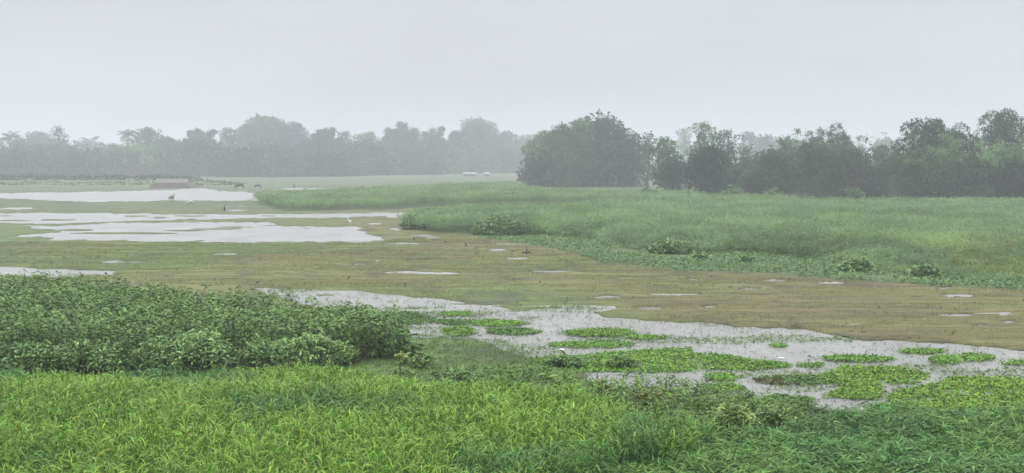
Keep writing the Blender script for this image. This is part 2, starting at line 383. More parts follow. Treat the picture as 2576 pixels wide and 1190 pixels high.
M_water = bpy.data.materials.new('rainy_water'); M_water.use_nodes = True
t = M_water.node_tree; p = t.nodes['Principled BSDF']
p.inputs['Base Color'].default_value = (.30, .30, .29, 1); p.inputs['Roughness'].default_value = .22; p.inputs['IOR'].default_value = 1.33
g_ = t.nodes.new('ShaderNodeNewGeometry'); n1 = t.nodes.new('ShaderNodeTexNoise'); n1.inputs['Scale'].default_value = 3.2; n1.inputs['Detail'].default_value = 6; n1.inputs['Roughness'].default_value = .75
mpw = t.nodes.new('ShaderNodeMapping'); mpw.inputs['Scale'].default_value = (1, .45, 1)
t.links.new(g_.outputs['Position'], mpw.inputs[0]); t.links.new(mpw.outputs[0], n1.inputs[0])
bw = t.nodes.new('ShaderNodeBump'); bw.inputs['Strength'].default_value = .9; bw.inputs['Distance'].default_value = .09
n2 = t.nodes.new('ShaderNodeTexNoise'); n2.inputs['Scale'].default_value = .35; n2.inputs['Detail'].default_value = 5; t.links.new(mpw.outputs[0], n2.inputs[0])
mw = t.nodes.new('ShaderNodeMix'); mw.data_type = 'RGBA'; mw.inputs['A'].default_value = (.14, .14, .13, 1); mw.inputs['B'].default_value = (.34, .34, .325, 1)
t.links.new(n2.outputs[0], mw.inputs['Factor']); t.links.new(mw.outputs['Result'], p.inputs['Base Color'])
t.links.new(n1.outputs[0], bw.inputs['Height']); t.links.new(bw.outputs[0], p.inputs['Normal'])
tag(new_mesh('water', [(-1200, 20, 0), (1200, 20, 0), (1200, 1500, 0), (-1200, 1500, 0)], [[0, 1, 2, 3]], M_water, smooth=False), kind='structure')

# far bank on the left
ex = np.linspace(-230, -72, 240); prof = [(-13, -.15), (-9, .35), (-6, .8), (-3, 1.5), (-1.4, 2.0), (0, 2.12), (3, 2.1), (8, 1.5), (16, .2)]
EV = []; 
for i, x in enumerate(ex):
    fade = np.clip((-72 - x) / 22, 0.0, 1) ** .6
    for j, (dy, z) in enumerate(prof):
        nn = float(fbm(np.array(x * .25), np.array(dy * .4), 61, 3)) - .5
        EV.append((x, 372 + (x + 230) * .02 + dy + nn * 1.5, z * fade + nn * .8 * (0.2 + fade) * (z > 0)))
m = len(prof); EF = [[i * m + j, (i + 1) * m + j, (i + 1) * m + j + 1, i * m + j + 1] for i in range(len(ex) - 1) for j in range(m - 1)]
ec = np.array([[.10, .13, .055]] * len(EV)) * (0.7 + .6 * fbm(np.array([q[0] for q in EV]) * .3, np.array([q[1] for q in EV]) * .5, 62, 3))[:, None]
tag(new_mesh('embankment', EV, EF, M_ground, col=ec), kind='structure')

# ------------------------------------------------------------------ massed plants
def rosette_mass(name, x, y, top, n_leaf, L, W, e_rng, droop_rng, base, prof='lance', seg=3, mat=M_leaf, dv=.22, dh=.10, depth=.5, layers=1, tintn=None):
    """shoots at (x, y) with n_leaf leaves round each, in layers down the stem"""
    parts = []
    for l in range(layers):
        n = len(x) * n_leaf
        xi = np.repeat(x, n_leaf); yi = np.repeat(y, n_leaf); zi = np.repeat(top, n_leaf)
        f = 1 - depth * (l + rng.random(n)) / layers
        az = np.tile(np.arange(n_leaf) * 2 * np.pi / n_leaf, len(x)) + np.repeat(rng.uniform(0, 6.28, len(x)), n_leaf) + rng.normal(0, .35, n)
        LL = L * np.exp(rng.normal(0, .22, n)) * np.repeat(np.exp(rng.normal(0, .15, len(x))), n_leaf)
        e0 = rng.uniform(e_rng[0], e_rng[1], n); dr = rng.uniform(droop_rng[0], droop_rng[1], n)
        c = np.repeat(tintv(base, len(x), dv, dh), n_leaf, 0) * np.exp(rng.normal(0, .15, n))[:, None]
        if tintn is not None: c = c * np.repeat(tintn, n_leaf, 0)
        parts.append(strips(np.stack([xi, yi, zi * f], 1), az, LL, e0, dr, W * LL / L, seg, prof, c))
    return join(parts)

def stems_of(x, y, top, w, base, lean=.12):
    n = len(x)
    return strips(np.stack([x, y, np.zeros(n)], 1), rng.uniform(0, 6.28, n), top * 1.02, np.pi / 2 - np.abs(rng.normal(0, lean, n)), rng.normal(0, .1, n), np.full(n, w), 2, 'blade', tintv(base, n, .2))

# foreground tall grass
x, y = scatter(GRASS_A, 62, .5)
u_, v_ = P(x, y)
patch = fbm(x * .35, y * .35, 71, 3); tall = fbm(x * .6, y * .6, 72, 3)
H = (.52 + .62 * tall) * (.72 + .55 * noise(x * 2.6, y * 2.6, 74)) * (1 + .12 * rng.normal(0, 1, len(x))) * np.clip((v_ - 950) / 110, .42, 1)
parts = []
nl = 6
for i in range(nl):
    n = len(x); f = (.42 + .58 * (i + rng.random(n) * .8) / nl)
    org = np.stack([x + rng.normal(0, .03, n), y + rng.normal(0, .03, n), H * f * .8], 1)
    c = tintv((.188, .350, .033), n, .28, .11) * (0.85 + .45 * (patch[:, None] - .3)) * np.array([1, 1, 1])
    blu = (patch < .42)[:, None]; c = np.where(blu, c * np.array([.62, .80, 1.3]), c)
    dry = (rng.random(n) < .012)[:, None]; c = np.where(dry, c * np.array([1.9, .95, 1.3]), c)
    Lg = (.20 + .26 * rng.random(n)) * (1 + .3 * (tall - .5))
    parts.append(strips(org, rng.uniform(0, 6.28, n), Lg, rng.uniform(.95, 1.52, n), rng.uniform(.9, 3.2, n), rng.uniform(.014, .030, n), 6, 'blade', c))
parts.append(stems_of(x, y, H * .85, .012, (.10, .17, .03)))
sel = rng.random(len(x)) < .035
parts.append(stems_of(x[sel], y[sel], H[sel] * 1.12, .012, (.14, .10, .04)))
V, Fc, cc = join(parts)
tag(new_mesh('tall_grass', V, Fc, M_grass, col=cc), kind='stuff')

# dark thicket on the left
x, y = scatter(THICKET, 24, .7)
cl = fbm(x * .45, y * .45, 81, 3); uT = P(x, y)[0]; H = (.86 + .55 * cl + .32 * noise(x * 1.7, y * 1.7, 83)) * np.clip((1050 - uT) / 55, .35, 1) * (1 + .07 * rng.normal(0, 1, len(x)))
V1 = rosette_mass('', x, y, H, 7, .155, .046, (-.1, .9), (.4, 1.7), (.124, .222, .046), 'lance', 4, depth=.8, layers=3, dv=.26)
V2 = stems_of(x, y, H * .95, .02, (.055, .06, .035))
V, Fc, cc = join([V1, V2]); tag(new_mesh('leafy_thicket', V, Fc, M_leaf, col=cc), kind='stuff')

# low dark weeds lower right
x, y = scatter(WEED_C, 85, .8)
cl = fbm(x * .7, y * .7, 91, 3); H = .10 + .36 * cl + .16 * noise(x * 2.4, y * 2.4, 94) + .03 * rng.normal(0, 1, len(x))
pt = np.stack([.8 + .5 * fbm(x * .5, y * .5, 92, 3)] * 3, 1) * np.where((fbm(x * .3, y * .3, 93, 3) < .45)[:, None], np.array([.9, .94, .95]), np.array([1.12, 1.04, .88]))
V, Fc, cc = rosette_mass('', x, y, H, 7, .185, .021, (-.15, .85), (.2, 1.3), (.098, .226, .046), 'lance', 3, depth=.75, layers=2, tintn=pt, dv=.28)
tag(new_mesh('low_weeds', V, Fc, M_leaf, col=cc), kind='stuff')

# far fields of tall leafy plants
def field(name, poly, per, base, hgt, ff, Ls, seed, dark=.0, yellow=True):
    x, y = scatter(poly, per, 1.0, ff, fuzz=2.0 if seed == 101 else .3)
    cl = fbm(x * .14, y * .14, seed, 3); H = hgt * (.45 + .55 * cl + .55 * fbm(x * .55, y * .38, seed + 9, 2)) * (1 + .08 * rng.normal(0, 1, len(x)))
    if seed == 101:                                     # the crop thins out towards the flat
        u, v = P(x, y); fr = np.interp(u, [p_[0] for p_ in FIELD_E[:11]], [p_[1] for p_ in FIELD_E[:11]])
        tp_ = np.clip((fr - v) / 22 + .42 + .5 * (fbm(x * .25, y * .25, 107, 3) - .5), .12, 1); tp_ = np.where(u < 1380, np.clip((1380 - u) / 120, 0, 1) + tp_, tp_); H = H * np.minimum(tp_, 1)
    k = np.maximum(1, (y / ff)) ** .6
    tn = np.ones((len(x), 3)) * (.42 + 1.1 * fbm(x * .30, y * .16, seed + 3, 4))[:, None]
    if yellow:
        u, v = P(x, y)
        yl = np.clip((v - 628) / 40, 0, 1) * np.clip((u - 1900) / 400, 0, 1) * (fbm(x * .3, y * .3, seed + 5, 2) > .42)
        tn = tn * (1 + yl[:, None] * np.array([.30, .10, -.1]))
    parts = []
    for l in range(2):
        n = len(x)
        for q in range(4):
            f = 1 - .55 * (l + rng.random(n)) / 2
            LL = Ls * k * np.exp(rng.normal(0, .2, n))
            c = tintv(base, n, .12, .08) * tn
            parts.append(strips(np.stack([x + rng.normal(0, .1, n) * k, y + rng.normal(0, .1, n), H * f], 1), rng.uniform(0, 6.28, n), LL, rng.uniform(.35, 1.35, n), rng.uniform(.4, 2.0, n), LL * .17, 2, 'lance', c))
    V, Fc, cc = join(parts)
    tag(new_mesh(name, V, Fc, M_field, col=cc), kind='stuff')
field('leafy_field', FIELD_E, 28, (.225, .350, .142), 1.25, 95, .30, 101)
field('far_leafy_field', FIELD_F, 8, (.215, .330, .130), 1.25, 200, .42, 111, yellow=False)
field('low_scrub', FIELD_G, 4, (.20, .32, .12), .7, 180, .55, 121, yellow=False)
x, y = scatter(BELT_J, 24, 1.0); cl = fbm(x * .2, y * .2, 131, 3); kk = cl > .38; x, y, cl = x[kk], y[kk], cl[kk]
V, Fc, cc = rosette_mass('', x, y, .08 + .42 * np.clip(cl - .35, 0, 1), 5, .17, .045, (0, 1.1), (.3, 1.4), (.140, .250, .075), 'lance', 2, depth=.5)
tag(new_mesh('creeping_plants', V, Fc, M_leaf, col=cc), kind='stuff')

EVa = np.array(EV); pk = rng.integers(0, len(EVa) - 10, 9000)
pq = EVa[pk] + rng.normal(0, 1, (9000, 3)) * np.array([.4, .3, .04])
pq = pq[pq[:, 2] > .1]; hb = np.where(pq[:, 2] > 1.6, 1.0, .45) * rng.uniform(.4, 1.2, len(pq)) * (.4 + 1.2 * fbm(pq[:, 0] * .15, pq[:, 1] * .3, 64, 3))
parts = [strips(pq, rng.uniform(0, 6.28, len(pq)), hb, rng.uniform(.4, 1.5, len(pq)), rng.uniform(0, 1.2, len(pq)), np.full(len(pq), .32), 2, 'lance', tintv((.105, .140, .062), len(pq), .25)) for _ in range(3)]
V, Fc, cc = join(parts); tag(new_mesh('embankment_growth', V, Fc, M_leaf, col=cc), kind='stuff')
# rough herbs and stalks on the bank
x, y = scatter(HERB_H, 26, .8); cl = fbm(x * .5, y * .5, 141, 3)
H = .16 + .5 * cl * np.clip(fbm(x * .25, y * .25, 142, 2) * 1.6, .3, 1.2)
pt = np.where((cl < .45)[:, None], np.array([.75, .75, .9]), np.array([1.15, 1.1, .8])) * np.ones((len(x), 3))
A1 = rosette_mass('', x, y, H, 6, .17, .028, (.1, 1.1), (.4, 1.8), (.105, .200, .044), 'lance', 3, depth=.75, layers=2, tintn=pt)
xs, ys = scatter(HERB_H, 14, .8); k = (fbm(xs * .4, ys * .4, 143, 2) > .45) & (P(xs, ys)[0] > 1380); xs, ys = xs[k], ys[k]
A2 = stems_of(xs, ys, rng.uniform(.3, .75, len(xs)), .013, (.12, .085, .05), .18)
A3 = stems_of(xs, ys, rng.uniform(.3, .6, len(xs)), .02, (.09, .15, .04), .3)
V, Fc, cc = join([A1, A2, A3]); tag(new_mesh('bank_herbs', V, Fc, M_leaf, col=cc), kind='stuff')

# short turf: bank grass near by, sparse tufts over the flat and along the water
def blades(x, y, z, hgt, wd, base, seg=2, per=4, dv=.25, spread=.05):
    n = len(x) * per
    xi = np.repeat(x, per) + rng.normal(0, spread, n); yi = np.repeat(y, per) + rng.normal(0, spread, n)
    hh = np.repeat(hgt, per) * np.exp(rng.normal(0, .25, n))
    return strips(np.stack([xi, yi, np.repeat(z, per)], 1), rng.uniform(0, 6.28, n), hh, rng.uniform(.7, 1.5, n), rng.uniform(.2, 1.2, n), np.repeat(wd, per), seg, 'blade', tintv(base, n, dv, .12) if np.ndim(base) == 1 else np.repeat(base, per, 0) * np.exp(rng.normal(0, dv, n))[:, None])
x, y = scatter(SHORT_K, 110, .7); z = gz(x, y)
gA = blades(x, y, z, .05 + .09 * fbm(x * .6, y * .6, 151, 3), np.full(len(x), .016), (.115, .215, .042), spread=.08)
flat = [(-500, 720), (0, 700), (300, 712), (640, 725), (930, 733), (1200, 766), (1345, 778), (1560, 772), (1640, 806), (1950, 823), (2330, 867), (2576, 883), (3200, 905), (3200, 765), (2576, 735), (2150, 708), (1700, 682), (1400, 628), (1150, 592), (980, 606), (700, 612), (100, 610), (-500, 612)]
x, y = scatter(flat, 42, .5); k = fbm(x * .12, y * .8, 153, 4) > .42; x, y = x[k], y[k]
wm, uu, vv = ground_mask(x, y); keep = ~wm & (fbm(x * .15, y * .75, 13, 4) > .28); x, y = x[keep], y[keep]
a1 = np.clip((fbm(x * .045, y * .05, 21, 4) - .47) * 4.0, 0, 1)[:, None]; a2 = np.clip((fbm(x * .10, y * .05, 22, 5) - .47) * 6, 0, 1)[:, None]
cb = (olive * (1 - a1) + russet * a1) * (1 - a2 * .75) + green * a2 * .75
gB = blades(x, y, gz(x, y), .03 + .07 * fbm(x * .2, y * .9, 152, 3), .025 + y * .0002, cb * 1.15, 1, 4, .18, .2)
x, y = scatter(flat, .5, .5); wm = ground_mask(x, y)[0]; k = ~wm & (fbm(x * .1, y * .25, 155, 3) > .5); x, y = x[k], y[k]
gC = rosette_mass('', x, y, np.full(len(x), .05) + .12 * rng.random(len(x)) ** 3, 6, .14, .035, (0, 1.2), (.2, 1.2), (.085, .125, .04), 'lance', 2, depth=.6)
V, Fc, cc = join([gA, gB, gC]); tag(new_mesh('short_turf', V, Fc, M_grass, col=cc), kind='stuff')

# thin sedge and flecks standing in the near pool
pool = POOLS[4]
x, y = scatter(pool, 16, .6, fuzz=1.5); u, v = P(x, y)
dens = .42 + .5 * (fbm(x * .4, y * .25, 161, 4) > .58) + .75 * (((u - 1880) / 95) ** 2 + ((v - 872) / 8) ** 2 < 1)
wm, _, _ = ground_mask(x, y); w2 = np.ones(len(x), bool)
for ox_, oy_ in ((.9, 0), (-.9, 0), (0, 1.6), (0, -1.6), (0, 3.2)): w2 &= ground_mask(x + ox_, y + oy_)[0]
dens = np.where(wm & ~w2, .95, dens)
k = (rng.random(len(x)) < dens) & ~((u > 1490) & (u < 1770) & (v > 935)); x, y = x[k], y[k]
V, Fc, cc = blades(x, y, np.full(len(x), -.02), .05 + .10 * rng.random(len(x)) ** 2, np.full(len(x), .016), (.15, .18, .06), 2, 4, .3, .07)
tag(new_mesh('water_sedge', V, Fc, M_grass, col=cc), kind='stuff')

wp_ = []
x, y = scatter(pool, 60, .6, fuzz=1.5); k = (fbm(x * .28, y * .40, 165, 5) > .575) & ~((P(x, y)[0] > 1490) & (P(x, y)[0] < 1770) & (P(x, y)[1] > 935)); wp_.append((x[k], y[k]))
for shp, lab in MATS:                                   # stray leaves drifting round the patches
    big_ = [(a, b) for a, b in shp] if isinstance(shp, list) else (shp[0], shp[1] + 2, shp[2] * 1.45, shp[3] * 1.5)
    x, y = scatter(big_, 10, 1.0, fuzz=5.0); wp_.append((x, y))
x = np.concatenate([q_[0] for q_ in wp_]); y = np.concatenate([q_[1] for q_ in wp_])
V, Fc, cc = rosette_mass('', x, y, .015 + .05 * rng.random(len(x)) ** 2, 3, .065, .035, (-.1, .9), (.1, 1.0), (.120, .195, .040), 'round', 2, depth=.5, dv=.3)
tag(new_mesh('water_weed', V, Fc, M_leaf, col=cc), kind='stuff')

# ------------------------------------------------------------------ floating plant patches, one object each
for shp, lab in MATS:
    bigm = isinstance(shp, list); shp = lower(shp)
    x, y = scatter(shp, 320, .05 if not bigm else .4, fuzz=1.0 if bigm or shp[3] > 6.5 else .4)
    if len(x) < 5: continue
    cl = fbm(x * .8, y * .8, 171, 3)
    k = rng.random(len(x)) < np.clip(.75 + 1.6 * (cl - .3), .5, 1) * np.where((noise(x * 1.6, y * 1.6, 175) > .2) | (not bigm), 1, .45); x, y, cl = x[k], y[k], cl[k]
    base = np.array((.150, .305, .030))
    if 'dark' in lab or 'withered' in lab: base = np.array((.100, .200, .034))
    if 'yellow' in lab: base = np.array((.170, .310, .028))
    
    tn = np.ones((len(x), 3)) * (.7 + .6 * fbm(x * .5, y * .5, 172, 3))[:, None]
    if 'withered' in lab:
        u, v = P(x, y); br = ((v > 955) & (fbm(x, y, 173, 2) > .35))[:, None]; tn = np.where(br, tn * np.array([1.0, .47, 1.0]), tn)
    Hh = .02 + .14 * np.clip(cl - .15, 0, 1) * (.5 + noise(x * 2.2, y * 2.2, 174))
    ox, oy = float(x.mean()), float(y.mean())
    V, Fc, cc = rosette_mass('', x - ox, y - oy, Hh, 4, .054, .034, (0, 1.0), (.2, 1.2), base, 'round', 3, depth=.7, tintn=tn)
    o = new_mesh('floating_plant_patch', V, Fc, M_leaf, col=cc); o.location = (ox, oy, 0)
    tag(o, lab, 'plant patch', 'green plant patches in the near pool')

# ------------------------------------------------------------------ trees
def blob_leaves(cen, rad, s, dens, base, squash=.8, droop=.35):
    """clumps of leaves on the skins of many small blobs"""
    n = np.maximum((dens * rad ** 2 / s ** 2).astype(int), 12); N_ = n.sum()
    ci = np.repeat(np.arange(len(cen)), n)
    d = rng.normal(0, 1, (N_, 3)); d[:, 2] += .35; d /= np.linalg.norm(d, axis=1)[:, None]
    rr = rad[ci] * (.62 + .45 * rng.random(N_) ** .6)
    p = cen[ci] + d * rr[:, None] * np.array([1, 1, squash])
    az = np.arctan2(d[:, 1], d[:, 0]) + rng.normal(0, .9, N_)
    L = s * np.exp(rng.normal(0, .3, N_)) * 1.5
    e0 = np.arcsin(np.clip(d[:, 2], -1, 1)) * .5 + rng.normal(0, .5, N_) - droop
    c = np.repeat(tintv(base, len(cen), .30, .08), n, 0) * np.exp(rng.normal(0, .10, N_))[:, None]
    return strips(p, az, L, e0, rng.uniform(.2, 1.2, N_), L * .5, 2, 'lance', c, rng.normal(0, .7, N_))

def plume_leaves(x0, tips, ctrl, s, per, base, thick, t0=.3):
    n = len(tips); N_ = n * per; ci = np.repeat(np.arange(n), per)
    t = t0 + (1 - t0) * rng.random(N_) ** .9; b = t[:, None]
    p = (1 - b) ** 2 * x0[ci] + 2 * b * (1 - b) * ctrl[ci] + b ** 2 * tips[ci]
    sp = thick * (1.05 - t) ** .7
    p = p + rng.normal(0, 1, (N_, 3)) * sp[:, None] * np.array([1, 1, .8]) - np.stack([0 * t, 0 * t, np.abs(rng.normal(0, .6, N_)) * sp], 1)
    az = rng.uniform(0, 6.28, N_); L = s * 1.7 * np.exp(rng.normal(0, .3, N_))
    c = np.repeat(tintv(base, n, .12, .06), per, 0) * np.exp(rng.normal(0, .2, N_))[:, None]
    return strips(p, az, L, rng.normal(-.35, .5, N_), rng.uniform(.2, 1.0, N_), L * .32, 2, 'lance', c)

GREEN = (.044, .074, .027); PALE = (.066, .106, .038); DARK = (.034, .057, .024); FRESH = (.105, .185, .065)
FL = 'far tree line on the left'; FM = 'hazy trees of the middle distance'; RG = 'dark trees behind the leafy field'
def tree(name, u, vtop, wpx, d, kind, label, cat='tree', base=GREEN, low=.12, group=None, gap=1.0):
    if group in (FL, FM, 'undergrowth of the far tree line'): d *= 1.4 if not (group[0] == 'u' and 560 < u < 1080) else 1.36; wpx *= 1.3
    elif group == RG: wpx *= 1.12
    H = EYE + (HOR - vtop) * d / F; Wm = wpx * d / F; x0 = (u - CX) / F * d
    root = empty(name, (x0, d, 0)); tag(root, label, cat, group)
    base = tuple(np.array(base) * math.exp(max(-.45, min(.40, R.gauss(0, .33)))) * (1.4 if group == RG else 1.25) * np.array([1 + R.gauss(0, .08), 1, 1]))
    d0 = d
    s = max(.2, 1.3 * d / 1407); parts = []; limbs = []
    lean = R.uniform(-.04, .04) * H
    if kind in ('broad', 'mixed', 'lobed', 'shrub'):
        cb = H * low; Hc = H - cb; nb = int((22 + Wm * 1.3) * gap) if kind != 'shrub' else 10
        cs = []; rs = []
        for i in range(nb):
            f = (i + .5) / nb; a = i * 2.4 + R.uniform(-.4, .4)
            zz = 1 - .98 * f ** 1.25                                     # from the top down
            prf = math.sqrt(max(0.0, 1 - (1.0 - min(1, f * 1.9 + .08)) ** 2))
            if kind == 'lobed': prf *= R.uniform(.55, 1.15)
            r = R.uniform(.15, .24) * (.8 if kind == 'lobed' else 1) * min(Wm, Hc * 1.3) * (.75 + .35 * f)
            rad = max(0, Wm / 2 * prf - r * .55) * R.uniform(.75, 1.08)
            rad *= (1 if i % 3 else .45)
            cs.append((math.cos(a) * rad + lean * zz, math.sin(a) * rad * .8, cb + max(r * .5, Hc * zz - r * .8 * (1 - f)))); rs.append(r)
        cs = np.array(cs); rs = np.array(rs)
        cs[:, 2] += (H - (cs[:, 2] + rs * .85).max())
        parts.append(blob_leaves(cs, rs, s, 7.5, base))
        core = rng.normal(0, 1, (10, 3)) * np.array([Wm * .13, Wm * .12, Hc * .16]) + np.array([0, 0, cb + Hc * .42])
        parts.append(blob_leaves(core, np.full(10, Wm * .24), s * 2.2, 4.5, base, 1.0))
        for i in range(0, nb, max(1, nb // 7)): limbs.append(cs[i])
    if kind in ('bamboo', 'mixed', 'feather'):
        n = {'bamboo': 30, 'mixed': 9, 'feather': 26}[kind]
        a = rng.uniform(0, 6.28, n); rr = Wm / 2 * np.sqrt(rng.random(n)); hh = H * (1 - .33 * (rr / (Wm / 2)) ** 1.5 - .22 * rng.random(n)); hh[0] = H; hh[1] = H * .97
        if kind == 'mixed': hh = H * rng.uniform(.72, 1.0, n); rr = Wm / 2 * rng.uniform(.5, 1.05, n)
        b0 = np.stack([np.cos(a) * rr * .3, np.sin(a) * rr * .3, np.full(n, H * .05)], 1)
        ct = np.stack([np.cos(a) * rr * .55, np.sin(a) * rr * .55, hh * 1.08], 1)
        tp = np.stack([np.cos(a) * rr * 1.12, np.sin(a) * rr, hh * (.93 if kind == 'bamboo' else .84)], 1)
        parts.append(plume_leaves(b0, tp, ct, s, int(270 * max(.6, Wm * H / 120)) if kind != 'mixed' else 110, base, H * .075 if kind != 'feather' else H * .09, .12))
        for i in range(0, n, 4): limbs.append(ct[i] * .5 + tp[i] * .3)
    V, Fc, cc = join(parts); V[:, 2] = np.maximum(V[:, 2], .05)
    new_mesh('crown', V, Fc, M_crown, root, cc)
    r0 = max(.12, H * .02); top = (lean * .6, 0, H * .62)
    fork = (lean * .3, 0, H * .3)
    lst = [([(0, 0, -.3), (R.uniform(-.1, .1), 0, H * .12), fork, top], [r0 * 1.3, r0, r0 * .8, r0 * .3])]
    for q in limbs[:7]:
        mid = (q[0] * .45 + fork[0] * .5, q[1] * .45, fork[2] + (q[2] - fork[2]) * .55)
        lst.append(([fork, mid, tuple(q)], [r0 * .55, r0 * .35, r0 * .12]))
    tubes('trunk', lst, M_bark, root)
    return root

def palm(u, vtop, d, label, rad):
    H = EYE + (HOR - vtop) * d / F - rad * .45; root = empty('palm_tree', ((u - CX) / F * d, d, 0)); tag(root, label, 'palm tree', 'palms in the far left tree line')
    tubes('trunk', [([(0, 0, -.3), (.2, 0, H * .4), (.5, 0, H)], [.32, .26, .22])], M_bark, root)
    parts = []
    for i in range(18):
        a = i * 2.4; el = R.uniform(-.1, 1.2); L = rad * R.uniform(.85, 1.15); dr = R.uniform(1.0, 1.7)
        t = np.linspace(.08, 1, 26); e = el - dr * t
        r = np.cumsum(np.cos(e)) * L / 26; z = np.cumsum(np.sin(e)) * L / 26
        pts = np.stack([.5 + math.cos(a) * r, math.sin(a) * r, H + z], 1)
        for sg in (-1, 1):
            n = len(t); lf = L * .32 * np.sin(np.pi * np.clip(t, .05, .97)) ** .6 + .1
            parts.append(strips(pts, np.full(n, a + sg * 1.0), lf, np.full(n, -.25), np.full(n, .9), np.full(n, .16), 2, 'blade', tintv(GREEN, n, .15)))
        n = 26; parts.append(strips(np.array([[.5, 0, H]]), np.array([a]), np.array([L]), np.array([el]), np.array([dr]), np.array([.16]), 8, 'blade', tintv(PALE, 1, .1)))
    V, Fc, cc = join(parts); new_mesh('crown', V, Fc, M_crown, root, cc)

